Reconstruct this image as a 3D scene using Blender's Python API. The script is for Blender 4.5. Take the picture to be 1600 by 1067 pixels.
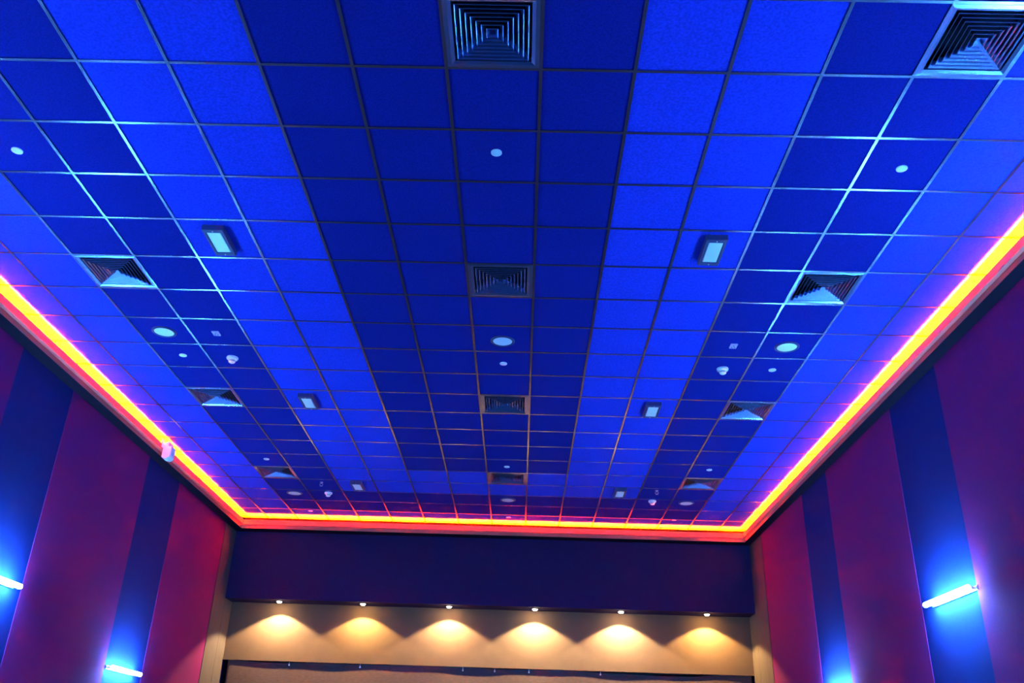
import bpy, bmesh, math, random
from mathutils import Vector, Matrix
random.seed(7)
PI = math.pi
SC = bpy.context.scene
COL = SC.collection
for o in list(bpy.data.objects):
    bpy.data.objects.remove(o)

# ------------------------------------------------------------------ camera
Z0 = 4.5                    # eye height above the lowest floor
T = 0.6                     # ceiling module
H = Z0 + 4.0197             # ceiling height
cam_d = bpy.data.cameras.new('camera')
cam = bpy.data.objects.new('camera', cam_d)
COL.objects.link(cam)
SC.camera = cam
YAW, PITCH, ROLL, FPX = .0196, .4529, .0332, 1386.48
cy, sy, cp, sp, cr, sr = math.cos(YAW), math.sin(YAW), math.cos(PITCH), math.sin(PITCH), math.cos(ROLL), math.sin(ROLL)
fwd = Vector((-sy * cp, cy * cp, sp))
r0 = Vector((cy, sy, 0))
u0 = r0.cross(fwd)
rt = cr * r0 + sr * u0
up = -sr * r0 + cr * u0
m = Matrix((rt, up, -fwd)).transposed().to_4x4()
m.translation = Vector((.9304 * T, -7.1704 * T, Z0))
cam.matrix_world = m
cam_d.sensor_fit = 'HORIZONTAL'
cam_d.sensor_width = 36
cam_d.lens = FPX / 1600 * 36
cam_d.clip_start = .05
cam_d.clip_end = 100

# ------------------------------------------------------------------ world, exposure
w = bpy.data.worlds.new('world')
SC.world = w
w.use_nodes = True
w.node_tree.nodes['Background'].inputs[0].default_value = (0, 0, 0, 1)
w.node_tree.nodes['Background'].inputs[1].default_value = 0
SC.view_settings.view_transform = 'Standard'
SC.view_settings.look = 'None'
SC.view_settings.exposure = 0
SC.view_settings.gamma = 1
SC.view_settings.use_curve_mapping = False
SC.cycles.sample_clamp_indirect = 0
SC.cycles.max_bounces = 8
SC.cycles.diffuse_bounces = 5

# light settings of the room's own lamps
BLUE = (.20, 1.0, 2.6)      # colour of the blue wall tubes
BLUE_E = 330.0
LED = (1.0, .025, .0)      # colour of the cove strip
LED_E = 54000.0
SPOT_W = 400.0
SPOT_COL = [(1, .66, .30), (1, .60, .17), (1, .66, .30), (1, .70, .33), (1, .69, .34), (1, .58, .16)]
SPOT_K = [1.0, .75, .95, 1.15, 1.25, .85]

# ------------------------------------------------------------------ materials
def mat(name, col, rough=.6, metal=0.0, noise=None, bump=0.0, scale=40, spec=.5, sheen=0, stretch=None):
    mt = bpy.data.materials.new(name)
    mt.use_nodes = True
    nt = mt.node_tree
    b = nt.nodes['Principled BSDF']
    b.inputs['Base Color'].default_value = (*col, 1)
    b.inputs['Roughness'].default_value = rough
    b.inputs['Metallic'].default_value = metal
    b.inputs['Specular IOR Level'].default_value = spec
    if noise or bump:
        tc = nt.nodes.new('ShaderNodeTexCoord')
        n = nt.nodes.new('ShaderNodeTexNoise')
        n.inputs['Scale'].default_value = scale
        n.inputs['Detail'].default_value = 4
        src = tc.outputs['Object']
        if stretch:
            mp = nt.nodes.new('ShaderNodeMapping')
            mp.inputs['Scale'].default_value = stretch
            nt.links.new(src, mp.inputs['Vector'])
            src = mp.outputs[0]
        nt.links.new(src, n.inputs['Vector'])
        if noise:
            r = nt.nodes.new('ShaderNodeValToRGB')
            r.color_ramp.elements[0].position = .35
            r.color_ramp.elements[1].position = .65
            r.color_ramp.elements[0].color = (*[c * (1 - noise) for c in col], 1)
            r.color_ramp.elements[1].color = (*[min(1, c * (1 + noise)) for c in col], 1)
            nt.links.new(n.outputs['Fac'], r.inputs['Fac'])
            nt.links.new(r.outputs['Color'], b.inputs['Base Color'])
        if bump:
            bp = nt.nodes.new('ShaderNodeBump')
            bp.inputs['Strength'].default_value = bump
            bp.inputs['Distance'].default_value = .004
            nt.links.new(n.outputs['Fac'], bp.inputs['Height'])
            nt.links.new(bp.outputs[0], b.inputs['Normal'])
    return mt

def emis(name, col, e):
    mt = bpy.data.materials.new(name)
    mt.use_nodes = True
    nt = mt.node_tree
    nt.nodes.remove(nt.nodes['Principled BSDF'])
    em = nt.nodes.new('ShaderNodeEmission')
    em.inputs[0].default_value = (*col, 1)
    em.inputs[1].default_value = e
    nt.links.new(em.outputs[0], nt.nodes['Material Output'].inputs[0])
    return mt

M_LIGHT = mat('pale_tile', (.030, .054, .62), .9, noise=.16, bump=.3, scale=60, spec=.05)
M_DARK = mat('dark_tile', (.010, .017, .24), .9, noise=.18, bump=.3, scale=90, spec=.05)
M_GRID = mat('grid_metal', (.27, .30, .45), .26, .95)
M_VENT = mat('vent_paint', (.24, .32, .62), .27, .88)
M_VBACK = mat('vent_dark', (.01, .01, .02), .9, spec=.1)
M_WHITE = mat('white_plastic', (.90, .93, .93), .35)
M_PANE = mat('frosted_panel', (.85, .92, .93), .3)
M_HOUSE = mat('grey_housing', (.03, .04, .13), .5)
M_BLACK = mat('dark_plastic', (.02, .02, .03), .5)
M_NAVY = mat('navy_fabric', (.010, .020, .13), .95, noise=.12, bump=.4, scale=160, spec=.1)
M_MAROON = mat('maroon_fabric', (.22, .016, .125), .95, noise=.10, bump=.4, scale=160, spec=.1)
M_GREY = mat('grey_fabric', (.11, .092, .09), .95, noise=.10, bump=.4, scale=60, spec=.1, stretch=(1, 1, .08))
M_BULK = mat('bulkhead_fabric', (.018, .015, .068), .95, noise=.10, spec=.1)
M_CREAM = mat('beige_wall', (.125, .086, .062), .9, noise=.03, scale=8, spec=.1)
M_CURT = mat('taupe_cloth', (.105, .07, .063), .85, noise=.12, bump=.3, scale=14, spec=.2, stretch=(1, 1, 4))
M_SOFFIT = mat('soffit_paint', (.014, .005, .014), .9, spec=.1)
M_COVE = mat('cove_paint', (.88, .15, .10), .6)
M_FLOOR = mat('dark_carpet', (.02, .02, .035), .95, noise=.2, scale=30)
M_TUBE = emis('blue_tube', BLUE, BLUE_E)
M_STRIP = emis('amber_strip', LED, LED_E)
M_METAL = mat('brushed_metal', (.6, .6, .62), .3, .9)

# ------------------------------------------------------------------ helpers
def box(bm, x0, x1, y0, y1, z0, z1, mi=0):
    vs = [bm.verts.new(p) for p in ((x0, y0, z0), (x1, y0, z0), (x1, y1, z0), (x0, y1, z0), (x0, y0, z1), (x1, y0, z1), (x1, y1, z1), (x0, y1, z1))]
    for f in ((0, 3, 2, 1), (4, 5, 6, 7), (0, 1, 5, 4), (1, 2, 6, 5), (2, 3, 7, 6), (3, 0, 4, 7)):
        fc = bm.faces.new([vs[i] for i in f])
        fc.material_index = mi

def lathe(bm, prof, n=32, c=(0, 0, 0), axis='z'):
    """prof: (r, h) pairs; r = 0 closes."""
    rings = []
    for r, h in prof:
        if r <= 1e-6:
            p = (0, 0, h)
            rings.append([bm.verts.new(ax(p, c, axis))])
        else:
            rings.append([bm.verts.new(ax((r * math.cos(2 * PI * k / n), r * math.sin(2 * PI * k / n), h), c, axis)) for k in range(n)])
    for a, b in zip(rings, rings[1:]):
        for k in range(n):
            k2 = (k + 1) % n
            if len(a) == 1 and len(b) == 1:
                continue
            if len(a) == 1:
                bm.faces.new((a[0], b[k], b[k2]))
            elif len(b) == 1:
                bm.faces.new((a[k], b[0], a[k2]))
            else:
                bm.faces.new((a[k], b[k], b[k2], a[k2]))

def ax(p, c, axis):
    x, y, z = p
    if axis == 'y':
        x, y, z = x, z, y
    elif axis == 'x':
        x, y, z = z, x, y
    return (x + c[0], y + c[1], z + c[2])

def obj(name, bm, mats, parent=None, loc=None, smooth=False, bevel=0):
    bmesh.ops.recalc_face_normals(bm, faces=bm.faces)
    me = bpy.data.meshes.new(name)
    bm.to_mesh(me)
    bm.free()
    for mm in (mats if isinstance(mats, (list, tuple)) else [mats]):
        me.materials.append(mm)
    if smooth:
        for p in me.polygons:
            p.use_smooth = True
        try:
            me.set_sharp_from_angle(angle=math.radians(40))
        except Exception:
            pass
    o = bpy.data.objects.new(name, me)
    COL.objects.link(o)
    if parent:
        o.parent = parent
    if loc:
        o.location = loc
    if bevel:
        md = o.modifiers.new('bevel', 'BEVEL')
        md.width = bevel
        md.segments = 2
        md.limit_method = 'ANGLE'
    return o

def tag(o, label, cat, group=None, kind=None):
    o['label'] = label
    o['category'] = cat
    if group:
        o['group'] = group
    if kind:
        o['kind'] = kind
    return o

def thing(name, loc=(0, 0, 0), rz=0):
    o = bpy.data.objects.new(name, None)
    COL.objects.link(o)
    o.location = loc
    o.rotation_euler = (0, 0, rz)
    return o

def struct(name, bm, mats, parent=None, **k):
    o = obj(name, bm, mats, parent, **k)
    o['kind'] = 'structure'
    return o

def copy_tree(o, parent=None):
    c = o.copy()
    COL.objects.link(c)
    if parent:
        c.parent = parent
    for ch in list(KIDS.get(o.name, [])):
        d = copy_tree(ch, c)
        KIDS.setdefault(c.name, []).append(d)
    return c

KIDS = {}
def part(name, bm, mats, parent, **k):
    o = obj(name, bm, mats, parent, **k)
    KIDS.setdefault(parent.name, []).append(o)
    return o

def place(proto_fn, rows, group):
    """rows: (x, y, label, category[, rz]); first row uses the prototype, others are copies."""
    proto = proto_fn()
    for i, row in enumerate(rows):
        o = proto if i == 0 else copy_tree(proto)
        z = o.location.z
        o.location = (row[0], row[1], z)
        if len(row) > 4:
            o.rotation_euler = (0, 0, row[4])
        tag(o, row[2], row[3], group)

def U(u):
    """ceiling grid line u in metres (outermost modules are cut a little narrower)."""
    return T * (u - .0795 * u ** 3 / 100 - .0009 * u * u / 100)

def V(v):
    return T * v

# ------------------------------------------------------------------ room shell
XW, YF, YR = 4.60, 11.92, -9.0      # side walls, lit front wall, rear wall
LIPX_L, LIPX_R, LIPY = -4.41, 4.43, 11.24
LIPYR = YR + .19
YB, ZB = 11.50, Z0 + 2.60           # bulkhead face and its underside
ZS = Z0 + 1.63                      # lower edge of the lit front wall

bm = bmesh.new(); box(bm, -XW - .2, -XW, YR, YF + .9, 0, H + .3)
struct('wall_left', bm, M_NAVY)
bm = bmesh.new(); box(bm, XW, XW + .2, YR, YF + .9, 0, H + .3)
struct('wall_right', bm, M_NAVY)
bm = bmesh.new(); box(bm, -XW, XW, YR - .2, YR, 0, H + .3)
struct('wall_back', bm, M_NAVY)
bm = bmesh.new(); box(bm, -XW, XW, YF, YF + .02, ZS, H + .3)
wf = struct('wall_front', bm, M_CREAM)
bm = bmesh.new(); box(bm, -XW, XW, YF + .7, YF + .9, 0, H + .3)
struct('wall_screen_side', bm, M_BLACK)
bm = bmesh.new(); box(bm, -XW, XW, YB, YF, ZB, H - .05)
struct('trim_1', bm, M_BULK)

# stepped floor, front at 0, rising to the rear
bm = bmesh.new()
box(bm, -XW, XW, 8.0, YF + .7, -.2, 0)
n = 12
for k in range(n):
    box(bm, -XW, XW, YR if k == n - 1 else 8.0 - (k + 1) * 1.15, 8.0 - k * 1.15, -.2, .26 * (k + 1))
struct('floor', bm, M_FLOOR)

# ------------------------------------------------------------------ ceiling: tiles and metal grid
VENTS = {(0, -1), (5, -1), (0, 4), (-6, 4), (5, 4), (0, 9), (-6, 9), (5, 9), (0, 14), (-6, 14), (5, 14)}
J0, J1 = -15, 20
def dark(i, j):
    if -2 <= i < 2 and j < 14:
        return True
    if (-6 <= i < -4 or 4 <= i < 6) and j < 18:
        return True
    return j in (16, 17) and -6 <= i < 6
bm = bmesh.new()
UX = {i: U(i) for i in range(-8, 9)}
UX[-8], UX[8] = -XW, XW
for i in range(-8, 8):
    for j in range(J0, J1):
        if (i, j) in VENTS:
            continue
        y1 = min(V(j + 1), YB)
        a, b, c, d = UX[i], UX[i + 1], V(j), y1
        r = .012
        zt = H + random.uniform(0, .0012)
        vs = [bm.verts.new(p) for p in ((a + r, c + r, zt), (b - r, c + r, zt), (b - r, d - r, zt), (a + r, d - r, zt))]
        vo = [bm.verts.new(p) for p in ((a, c, H + .012), (b, c, H + .012), (b, d, H + .012), (a, d, H + .012))]
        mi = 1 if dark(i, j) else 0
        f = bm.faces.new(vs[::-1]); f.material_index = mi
        for k in range(4):
            f = bm.faces.new((vs[k], vs[(k + 1) % 4], vo[(k + 1) % 4], vo[k])); f.material_index = mi
# slab above
box(bm, -XW, XW, YR, YF, H + .25, H + .3, 2)
me = bpy.data.meshes.new('ceiling')
for f in bm.faces:
    if len(f.verts) == 4 and f.normal.z > .99 and f.material_index < 2:
        f.normal_flip()
bm.to_mesh(me); bm.free()
for mm in (M_LIGHT, M_DARK, M_BLACK):
    me.materials.append(mm)
ceil = bpy.data.objects.new('ceiling', me)
COL.objects.link(ceil)
ceil['kind'] = 'structure'
bm = bmesh.new()
g = .0105
for i in range(-7, 8):
    box(bm, U(i) - g, U(i) + g, YR, YB, H - .007, H + .02)
for j in range(J0 + 1, J1):
    for i in range(-8, 8):
        a = UX[i] + (g if i > -8 else 0)
        b = UX[i + 1] - (g if i < 7 else 0)
        box(bm, a, b, V(j) - g, V(j) + g, H - .006, H + .02)
go = obj('ceiling_grid', bm, M_GRID, ceil)
go['kind'] = 'structure'

# ------------------------------------------------------------------ cove ledge (hollow trough with a stepped face) and its LED strip
def sweep(bm, prof, path, closed=False):
    """prof: (inward distance from lip line, z); path: list of (pt, outward-miter) -> quads."""
    rings = []
    for (px, py), (mx, my) in path:
        rings.append([bm.verts.new((px + mx * d, py + my * d, z)) for d, z in prof])
    n = len(prof)
    for a, b in zip(rings, rings[1:]):
        for k in range(n):
            k2 = (k + 1) % n
            bm.faces.new((a[k], b[k], b[k2], a[k2]))
    bm.faces.new(rings[0]); bm.faces.new(rings[-1][::-1])

TOP = H - .100
# d = distance outward (towards the wall) from the lip face
prof = [(0, TOP), (-.016, TOP - .090), (.030, TOP - .094), (.026, TOP - .150), (.20, TOP - .150), (.20, TOP - .130), (.046, TOP - .130), (.046, TOP - .012), (.022, TOP)]
def prof_to(dw):
    return [(dw if abs(d - .20) < 1e-6 else d, z) for d, z in prof]
TL = prof_to(XW + LIPX_L); TR = prof_to(XW - LIPX_R); TF = prof_to(YB - LIPY)
def ledge(name, pts, pr):
    bm = bmesh.new()
    a, b = pts
    ra = [bm.verts.new(a(d, z)) for d, z in pr]
    rb = [bm.verts.new(b(d, z)) for d, z in pr]
    n = len(pr)
    for k in range(n):
        bm.faces.new((ra[k], rb[k], rb[(k + 1) % n], ra[(k + 1) % n]))
    bm.faces.new(ra); bm.faces.new(rb[::-1])
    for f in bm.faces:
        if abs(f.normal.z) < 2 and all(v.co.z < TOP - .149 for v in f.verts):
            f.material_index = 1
    return struct(name, bm, [M_COVE, M_SOFFIT])
kL = (YB - LIPY) / (XW + LIPX_L)
kR = (YB - LIPY) / (XW - LIPX_R)
ledge('trim_2', (lambda d, z: (LIPX_L - d, YR, z), lambda d, z: (LIPX_L - d, LIPY + d * (kL if d > .1 else 1), z)), TL)
ledge('trim_3', (lambda d, z: (LIPX_R + d, YR, z), lambda d, z: (LIPX_R + d, LIPY + d * (kR if d > .1 else 1), z)), TR)
ledge('trim_4', (lambda d, z: (LIPX_L - d / (kL if d > .1 else 1), LIPY + d, z), lambda d, z: (LIPX_R + d / (kR if d > .1 else 1), LIPY + d, z)), TF)
ledge('trim_5', (lambda d, z: (LIPX_L - d * 0, YR + .19 - d, z), lambda d, z: (LIPX_R, YR + .19 - d, z)), prof_to(.19))

def strip(x0, x1, y0, y1, label):
    t = thing('led_strip', ((x0 + x1) / 2, (y0 + y1) / 2, TOP - .13))
    bx, by = (x1 - x0) / 2, (y1 - y0) / 2
    bm = bmesh.new(); box(bm, -bx, bx, -by, by, 0, .035)
    part('channel', bm, M_METAL, t)
    s = .006
    bm = bmesh.new(); box(bm, -bx + s, bx - s, -by + s, by - s, .036, .044)
    part('diffuser', bm, M_STRIP, t)
    tag(t, label, 'led strip', 'light strips hidden in the cove ledge')
LEDZ = .044
strip(-4.535, -4.515, YR + .05, LIPY + .1, 'amber led strip hidden behind the ledge along the left wall')
strip(4.535, 4.555, YR + .05, LIPY + .1, 'amber led strip hidden behind the ledge along the right wall')
strip(-4.48, 4.50, LIPY + .12, LIPY + .14, 'amber led strip hidden behind the ledge above the screen')

# ------------------------------------------------------------------ fabric wall panels
def wall_panel(side, y0, y1, mt, name, label, group):
    x0, x1 = (-XW + .003, -XW + .011) if side < 0 else (XW - .011, XW - .003)
    bm = bmesh.new()
    ya, yb = y0 + .004, y1 - .004
    box(bm, x0 - (side < 0) * 0, x1, ya, yb, .3 + max(0, (8 - y0) * .26), TOP - .152)
    o = obj(name, bm, mt, bevel=.002)
    tag(o, label, 'wall panel', group)
for s, nm, rows in ((-1, 'left', ((8.53, 10.87), (5.0, 7.33), (1.5, 3.86), (-2.0, .35))), (1, 'right', ((8.30, 10.67), (4.92, 7.19), (1.45, 3.74), (-2.05, .3)))):
    words = ['maroon fabric panel nearest the screen on the {} wall',
             'maroon fabric panel between the two dark blue bands seen on the {} wall',
             'maroon fabric panel on the {} wall, cut by the picture edge',
             'maroon fabric panel near the rear seats on the {} wall']
    for (a, b), wd in zip(rows, words):
        wall_panel(s, a, b, M_MAROON, 'fabric_panel', wd.format(nm), 'maroon fabric panels on the side walls')
wall_panel(-1, 10.89, YB, M_GREY, 'fabric_panel', 'narrow grey cloth panel at the screen end of the left wall', 'grey cloth end panels')
wall_panel(1, 10.69, YB, M_GREY, 'fabric_panel', 'narrow grey cloth panel at the screen end of the right wall', 'grey cloth end panels')
for s, nm in ((-1, 'left'), (1, 'right')):
    x0, x1 = (-XW + .003, -XW + .011) if s < 0 else (XW - .011, XW - .003)
    bm = bmesh.new(); box(bm, x0, x1, YB + .002, YF - .002, .3, ZB - .002)
    o = obj('fabric_panel', bm, M_GREY)
    tag(o, 'grey cloth return beneath the bulkhead in the %s front corner' % nm, 'wall panel', 'grey cloth returns in the front corners')

# ------------------------------------------------------------------ masking cloth below the lit wall
def curtain():
    t = thing('masking_curtain', (0, YF + .04, 0))
    bm = bmesh.new()
    nx, nz = 260, 14
    x0, x1 = -XW + .10, XW - .05
    rnd = random.Random(3)
    ph = [rnd.uniform(0, 6.28) for _ in range(6)]
    sagpts = [(-4.5, .012), (-4.1, .045), (-3.6, .055), (-3.0, .038), (-2.4, .04), (-1.6, .028), (-.6, .032), (.4, .045), (1.2, .03), (2.2, .055), (3.0, .075), (3.5, .07), (4.1, .03), (4.55, -.01)]
    def sag(x):
        for (a, va), (b, vb) in zip(sagpts, sagpts[1:]):
            if a <= x <= b:
                k = (x - a) / (b - a); k = k * k * (3 - 2 * k)
                return va + (vb - va) * k
        return sagpts[-1][1]
    grid = []
    for i in range(nx + 1):
        x = x0 + (x1 - x0) * i / nx
        colv = []
        for k in range(nz + 1):
            t_ = k / nz
            z = ZS + .03 - sag(x) - (t_ ** 1.6) * 1.2
            fold = .005 * math.sin(x * 2.3 + ph[0] + 3 * t_) + .006 * math.sin(x * 5.1 + ph[1] - 4 * t_) * math.exp(-t_ * 3) + .008 * math.exp(-t_ * 14) * math.sin(x * 3.7 + ph[2])
            colv.append(bm.verts.new((x, fold - .012 * math.exp(-t_ * 9), z)))
        grid.append(colv)
    for a, b in zip(grid, grid[1:]):
        for k in range(nz):
            bm.faces.new((a[k], b[k], b[k + 1], a[k + 1]))
    c = part('cloth', bm, M_CURT, t, smooth=True)
    md = c.modifiers.new('solid', 'SOLIDIFY'); md.thickness = .004
    for hx in (-3.43, -.42, .13, .72, 1.95, -2.2):
        bm = bmesh.new()
        lathe(bm, [(.0, .0), (.006, .0), (.006, .05), (0, .05)], 10, (hx, -.025, ZS - .055))
        lathe(bm, [(.0, -.004), (.014, -.004), (.014, .004), (0, .004)], 14, (hx, -.025, ZS - .055), 'y')
        part('hook', bm, M_METAL, t, smooth=True)
    bm = bmesh.new()
    lathe(bm, [(0, x0), (.012, x0), (.012, x1), (0, x1)], 12, (0, .05, ZS + .012), 'x')
    part('rail', bm, M_METAL, t)
    tag(t, 'taupe masking cloth laced with sagging top edge below the lit beige wall', 'curtain')
curtain()

# ------------------------------------------------------------------ downlights under the bulkhead
SPX = [-3.68, -2.21, -.70, .80, 2.30, 3.79]
names = ['spotlight washing the wall nearest the left front corner', 'amber spotlight, second from the left corner, over a yellower pool of light',
         'spotlight left of the middle of the bulkhead, third from the left corner', 'bright spotlight right of the middle of the bulkhead, third from the right corner',
         'brightest warm spotlight, second from the right corner', 'amber spotlight washing the wall nearest the right front corner']
M_BULB = [emis('spot_bulb_%d' % i, SPOT_COL[i], 420) for i in range(6)]
YSP = 11.66
for i, x in enumerate(SPX):
    t = thing('spotlight', (x, YSP, ZB))
    bm = bmesh.new()
    lathe(bm, [(.043, 0), (.060, 0), (.060, -.010), (.054, -.016), (.043, -.010), (.043, 0)], 28)
    obj('trim_ring', bm, M_HOUSE, t, smooth=True)
    bm = bmesh.new()
    lathe(bm, [(0, -.036), (.024, -.032), (.040, -.016), (.042, 0), (0, 0)], 24)
    obj('bulb', bm, M_BULB[i], t, smooth=True)
    tag(t, names[i], 'spotlight', 'spotlights in a row under the dark bulkhead')
    l = bpy.data.lights.new('spot_light', 'SPOT')
    l.energy = SPOT_W * SPOT_K[i]; l.color = SPOT_COL[i]; l.spot_size = math.radians(123); l.spot_blend = .2; l.shadow_soft_size = .025
    lo = bpy.data.objects.new('lamp_light', l); COL.objects.link(lo); lo.parent = t; lo.location = (0, 0, -.055)

# ------------------------------------------------------------------ blue wall tubes
def tube(side, y, z, label):
    t = thing('tube_lamp', (side * (XW - .03 * 0), y, z))
    L = .47
    bm = bmesh.new(); box(bm, min(0, -side * .025), max(0, -side * .025), -L, L, -.02, .02)
    part('back_plate', bm, M_METAL, t)
    for s in (-1, 1):
        bm = bmesh.new(); box(bm, min(-side * .02, -side * .085), max(-side * .02, -side * .085), s * (L - .03) - .01, s * (L - .03) + .01, -.012, .012)
        part('end_bracket', bm, M_METAL, t, bevel=.004)
    bm = bmesh.new(); lathe(bm, [(0, -L + .013), (.024, -L + .013), (.024, L - .013), (0, L - .013)], 18, (-side * .095, 0, 0), 'y')
    part('glass_tube', bm, M_TUBE, t, smooth=True)
    tag(t, label, 'wall lamp', 'glowing blue tube lamps on the side walls')
tube(-1, 7.82, Z0 + 1.04, 'glowing blue tube lamp on the left wall, the one nearer the screen')
tube(-1, 4.36, Z0 + 1.55, 'glowing blue tube lamp on the left wall, cut by the picture edge')
tube(1, 7.68, Z0 + 1.08, 'glowing blue tube lamp on the right wall, nearer the screen and low in view')
tube(1, 4.18, Z0 + 1.60, 'glowing blue tube lamp fully in view on the right wall')
for y, z, wd in ((.90, 2.05, 'beside the middle rows'), (-2.6, 2.3, 'beside the rear rows'), (-6.1, 2.5, 'next to the rear wall')):
    tube(-1, y, Z0 + z, 'glowing blue tube lamp on the left wall ' + wd)
    tube(1, y - .05, Z0 + z, 'glowing blue tube lamp on the right wall ' + wd)

# ------------------------------------------------------------------ ceiling vents
def vent():
    t = thing('ceiling_vent', (0, 0, H))
    a = .288
    bm = bmesh.new()
    # frame: flat border with a rolled inner edge
    def ring(pr):
        rs = [[bm.verts.new((sx * r, sy_ * r, z)) for sx, sy_ in ((-1, -1), (1, -1), (1, 1), (-1, 1))] for r, z in pr]
        for p, q in zip(rs, rs[1:]):
            for k in range(4):
                bm.faces.new((p[k], p[(k + 1) % 4], q[(k + 1) % 4], q[k]))
    ring([(a, .005), (a, -.008), (.262, -.010), (.240, -.002), (.232, .03), (.238, .03), (.248, .008), (a, .005)])
    part('frame', bm, M_VENT, t)
    for k in range(7):
        r = .222 - k * .031
        bm = bmesh.new()
        ri = max(r - .026, .004)
        ring([(r, -.006), (r - .004, -.008), (ri - .001, .032), (ri + .003, .034), (r, -.006)])
        if k == 6:
            vs = [bm.verts.new((sx * (ri), sy_ * (ri), .030)) for sx, sy_ in ((-1, -1), (1, -1), (1, 1), (-1, 1))]
            bm.faces.new(vs)
        part('louver', bm, M_VENT, t)
    bm = bmesh.new()
    rs = [[bm.verts.new((sx * r, sy_ * r, z)) for sx, sy_ in ((-1, -1), (1, -1), (1, 1), (-1, 1))] for r, z in ((.245, .012), (.24, .12))]
    for k in range(4):
        bm.faces.new((rs[0][k], rs[0][(k + 1) % 4], rs[1][(k + 1) % 4], rs[1][k]))
    bm.faces.new(rs[1])
    part('backing', bm, M_VBACK, t)
    return t
def cx(i):
    return (U(i) + U(i + 1)) / 2
VL = {(0, -1): 'square louvred vent cut by the top of the picture, over the middle dark band',
      (5, -1): 'brightly lit square louvred vent in the upper right dark band',
      (0, 4): 'square louvred vent just above the middle downlight, in the middle dark band',
      (-6, 4): 'square louvred vent in the left dark band, above the left downlight',
      (5, 4): 'square louvred vent in the right dark band, above the right downlight',
      (0, 9): 'square louvred vent in the middle dark band, below the middle downlight',
      (-6, 9): 'half-lit square louvred vent in the left dark band, below the left downlight',
      (5, 9): 'half-lit square louvred vent in the right dark band, below the right downlight',
      (0, 14): 'square louvred vent set in the pale cross band near the screen',
      (-6, 14): 'small far louvred vent at the screen end of the left dark band',
      (5, 14): 'small far louvred vent at the screen end of the right dark band'}
place(vent, [(cx(i), V(j + .5), lab, 'vent') for (i, j), lab in VL.items()], 'square louvred vents in the ceiling')

# ------------------------------------------------------------------ flat round downlights
def downlight():
    t = thing('downlight', (0, 0, H))
    bm = bmesh.new(); lathe(bm, [(.098, .004), (.125, .004), (.125, -.006), (.115, -.014), (.100, -.010), (.098, .004)], 40)
    part('trim_ring', bm, M_HOUSE, t, smooth=True)
    bm = bmesh.new(); lathe(bm, [(0, -.012), (.05, -.011), (.099, -.006), (.099, .002), (0, .002)], 40)
    part('diffuser', bm, M_PANE, t, smooth=True)
    return t
c5, c0, c4, c3 = cx(5), cx(0), cx(4), cx(3)
place(downlight, [(c0, V(6.58), 'large round downlight in the middle dark band, between two louvred vents', 'downlight'),
                  (-c5, V(6.54), 'large round downlight in the left dark band, above the small sprinkler disc', 'downlight'),
                  (c5, V(6.54), 'large round downlight in the right dark band, above the small sprinkler disc', 'downlight'),
                  (-3.19, V(16.35), 'far round downlight at the screen end of the left dark band', 'downlight'),
                  (c0, V(16.46), 'far round downlight in the dark cross band near the screen', 'downlight'),
                  (3.19, V(16.29), 'far round downlight at the screen end of the right dark band', 'downlight')], 'round ceiling downlights')

def cover():
    t = thing('sprinkler_cover', (0, 0, H))
    bm = bmesh.new(); lathe(bm, [(0, -.010), (.034, -.009), (.040, -.006), (.040, .0), (0, .0)], 28)
    part('cover_disc', bm, M_WHITE, t, smooth=True)
    bm = bmesh.new(); lathe(bm, [(0, .002), (.030, .002), (.030, -.002), (0, -.002)], 20)
    part('escutcheon', bm, M_HOUSE, t)
    return t
place(cover, [(c0, .85, 'small white sprinkler disc in the middle dark band, nearest the top vent', 'sprinkler'),
              (-3.238, .944, 'small white sprinkler disc in the left dark band, at the left picture edge', 'sprinkler'),
              (3.233, .936, 'small white sprinkler disc in the right dark band, nearest the bright corner vent', 'sprinkler'),
              (c0, 4.51, 'small white sprinkler disc just below the middle downlight', 'sprinkler'),
              (-c5, 4.50, 'small white sprinkler disc just below the left downlight', 'sprinkler'),
              (c5, 4.50, 'small white sprinkler disc just below the right downlight', 'sprinkler'),
              (c0, 8.13, 'small white sprinkler disc just above the vent in the pale cross band', 'sprinkler'),
              (-3.21, 8.07, 'small white sprinkler disc just above the far left vent', 'sprinkler'),
              (3.22, 8.02, 'small white sprinkler disc just above the far right vent', 'sprinkler'),
              (c0, 10.96, 'small white sprinkler disc above the cove, middle of the row nearest the screen', 'sprinkler'),
              (-3.16, 10.91, 'small white sprinkler disc above the cove, left of the row nearest the screen', 'sprinkler'),
              (3.16, 10.83, 'small white sprinkler disc above the cove, right of the row nearest the screen', 'sprinkler')], 'flat sprinkler discs on the ceiling')

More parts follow.
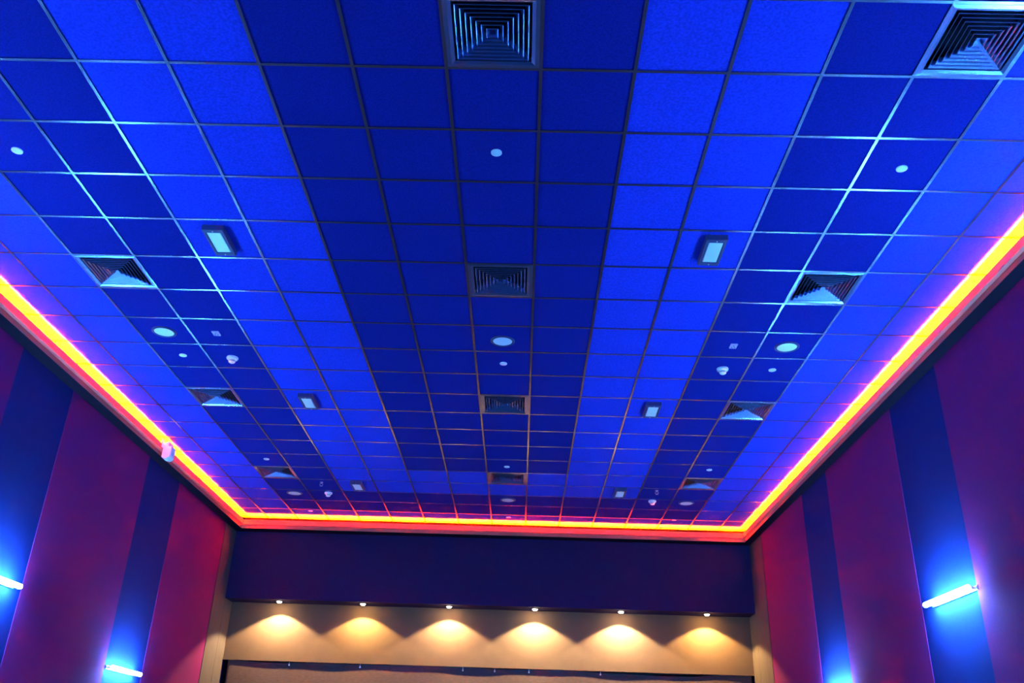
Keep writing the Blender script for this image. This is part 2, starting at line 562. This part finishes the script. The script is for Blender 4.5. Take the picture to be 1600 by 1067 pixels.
def smoke():
    t = thing('smoke_detector', (0, 0, H))
    bm = bmesh.new(); lathe(bm, [(0, 0), (.062, 0), (.064, -.010), (.060, -.022), (0, -.022)], 32)
    part('base', bm, M_WHITE, t, smooth=True)
    bm = bmesh.new(); lathe(bm, [(0, -.02), (.050, -.020), (.044, -.036), (.036, -.040), (0, -.040)], 32)
    part('body', bm, M_WHITE, t, smooth=True)
    bm = bmesh.new(); lathe(bm, [(0, -.038), (.032, -.038), (.032, -.050), (0, -.050)], 24)
    part('sensor_slot', bm, M_BLACK, t)
    bm = bmesh.new(); lathe(bm, [(0, -.049), (.036, -.049), (.034, -.058), (.022, -.066), (0, -.067)], 32)
    part('cap', bm, M_WHITE, t, smooth=True)
    return t
place(smoke, [(-2.68, 4.53, 'white domed smoke detector in the left dark band, beside the middle-row sprinkler', 'smoke detector'),
              (2.68, 4.50, 'white domed smoke detector in the right dark band, beside the middle-row sprinkler', 'smoke detector'),
              (-2.62, 9.74, 'far white smoke detector near the screen, right of the far left downlight', 'smoke detector'),
              (2.63, 9.70, 'far white smoke detector near the screen, left of the far right downlight', 'smoke detector')], 'smoke detectors on the ceiling')

def head():
    t = thing('hanging_sprinkler', (0, 0, H))
    bm = bmesh.new(); lathe(bm, [(0, 0), (.024, 0), (.024, -.006), (.010, -.01), (.010, -.022), (0, -.022)], 20)
    part('base', bm, M_METAL, t, smooth=True)
    for s in (-1, 1):
        bm = bmesh.new()
        pts = [(s * .008, -.018), (s * .024, -.030), (s * .020, -.046), (s * .004, -.058)]
        for (ax_, az), (bx, bz) in zip(pts, pts[1:]):
            vs = []
            for (px, pz) in ((ax_, az), (bx, bz)):
                vs.append([bm.verts.new((px + dx, dy, pz)) for dx, dy in ((-.003, -.003), (.003, -.003), (.003, .003), (-.003, .003))])
            for k in range(4):
                bm.faces.new((vs[0][k], vs[0][(k + 1) % 4], vs[1][(k + 1) % 4], vs[1][k]))
        part('frame_arm', bm, M_METAL, t)
    bm = bmesh.new(); lathe(bm, [(0, -.056), (.022, -.058), (.022, -.061), (0, -.062)], 18)
    part('deflector', bm, M_METAL, t)
    return t
place(head, [(-2.62, 9.17, 'tiny hanging sprinkler head above the far left smoke detector', 'sprinkler'),
             (2.62, 9.12, 'tiny hanging sprinkler head above the far right smoke detector', 'sprinkler')], 'hanging sprinkler heads')

def plate():
    t = thing('sensor_plate', (0, 0, H))
    bm = bmesh.new(); box(bm, -.036, .036, -.05, .05, -.012, 0)
    part('plate', bm, M_WHITE, t, bevel=.004)
    for dx, dy in ((-.014, .02), (.014, .02), (0, -.015)):
        bm = bmesh.new(); lathe(bm, [(0, -.012), (.008, -.012), (.008, -.015), (0, -.015)], 14, (dx, dy, 0))
        part('indicator', bm, M_HOUSE, t)
    return t
M_PINK = mat('pinkish_plastic', (.62, .40, .62), .5)
def plate_mat():
    t = plate()
    KIDS[t.name][0].data.materials[0] = M_PINK
    return t
place(plate_mat, [(-2.675, 3.925, 'small square pinkish plate in the left dark band, right of the downlight', 'sensor'),
                  (2.673, 3.925, 'small square pinkish plate in the right dark band, left of the downlight', 'sensor')], 'small square plates on the ceiling')

def emergency():
    t = thing('emergency_light', (0, 0, H))
    bm = bmesh.new()
    def ring(pr):
        rs = [[bm.verts.new((sx * (r), sy_ * (q), z)) for sx, sy_ in ((-1, -1), (1, -1), (1, 1), (-1, 1))] for r, q, z in pr]
        for p, q in zip(rs, rs[1:]):
            for k in range(4):
                bm.faces.new((p[k], p[(k + 1) % 4], q[(k + 1) % 4], q[k]))
    ring([(.088, .205, 0), (.088, .205, -.045), (.084, .201, -.05), (.066, .160, -.05), (.062, .156, -.040), (.062, .156, 0)])
    part('housing', bm, M_HOUSE, t)
    bm = bmesh.new(); box(bm, -.061, .061, -.155, .155, -.045, -.01)
    part('diffuser', bm, M_PANE, t, bevel=.006)
    for s in (-1, 1):
        bm = bmesh.new(); lathe(bm, [(0, -.05), (.006, -.05), (.006, -.054), (0, -.055)], 10, (0, s * .182, 0))
        part('screw', bm, M_METAL, t)
    return t
place(emergency, [(-2.08, 2.09, 'largest rectangular emergency light on the pale band left of centre', 'emergency light'),
                  (2.09, 2.07, 'largest rectangular emergency light on the pale band right of centre', 'emergency light'),
                  (-2.09, 5.72, 'middle-row rectangular emergency light on the left pale band', 'emergency light'),
                  (2.08, 5.71, 'middle-row rectangular emergency light on the right pale band', 'emergency light'),
                  (-2.06, 9.24, 'far rectangular emergency light near the screen on the left pale band', 'emergency light'),
                  (2.06, 9.23, 'far rectangular emergency light near the screen on the right pale band', 'emergency light')], 'rectangular emergency lights')

# ------------------------------------------------------------------ white housing clamped on the left ledge
def ledge_unit():
    t = thing('ledge_housing', (LIPX_L + .012, 7.32, TOP - .085))  # unidentified housing, purpose unknown; the body and front panel are assumed
    # wedge body: steps out from the ledge
    bm = bmesh.new()
    sec = [(0, .10), (.07, .125), (.078, .06), (.115, .065), (.112, -.085), (.07, -.115), (0, -.10)]
    ra = [bm.verts.new((x, -.085, z)) for x, z in sec]
    rb = [bm.verts.new((x, .085, z)) for x, z in sec]
    n_ = len(sec)
    for k in range(n_):
        bm.faces.new((ra[k], rb[k], rb[(k + 1) % n_], ra[(k + 1) % n_]))
    bm.faces.new(ra); bm.faces.new(rb[::-1])
    part('body', bm, M_WHITE, t, bevel=.006)
    bm = bmesh.new()
    box(bm, .112, .118, -.065, .065, -.065, .045)
    part('front_panel', bm, M_PANE, t, bevel=.003)
    for dy in (-.17, -.13):
        bm = bmesh.new()
        N, K = 20, 8
        R_, r_ = .022, .006
        vv = [[bm.verts.new((.012 + (r_ * math.cos(2 * PI * b / K)), dy + (R_ + r_ * math.sin(2 * PI * b / K)) * math.cos(2 * PI * a / N), .105 + (R_ + r_ * math.sin(2 * PI * b / K)) * math.sin(2 * PI * a / N))) for b in range(K)] for a in range(N)]
        for a in range(N):
            for b in range(K):
                bm.faces.new((vv[a][b], vv[(a + 1) % N][b], vv[(a + 1) % N][(b + 1) % K], vv[a][(b + 1) % K]))
        part('cable_loop', bm, M_WHITE, t, smooth=True)
    bm = bmesh.new(); box(bm, -.0, .01, -.15, .05, .03, .10)
    part('mounting_plate', bm, M_WHITE, t)
    tag(t, 'small white wedge-shaped housing clamped on the glowing left ledge', 'light fixture')
ledge_unit()
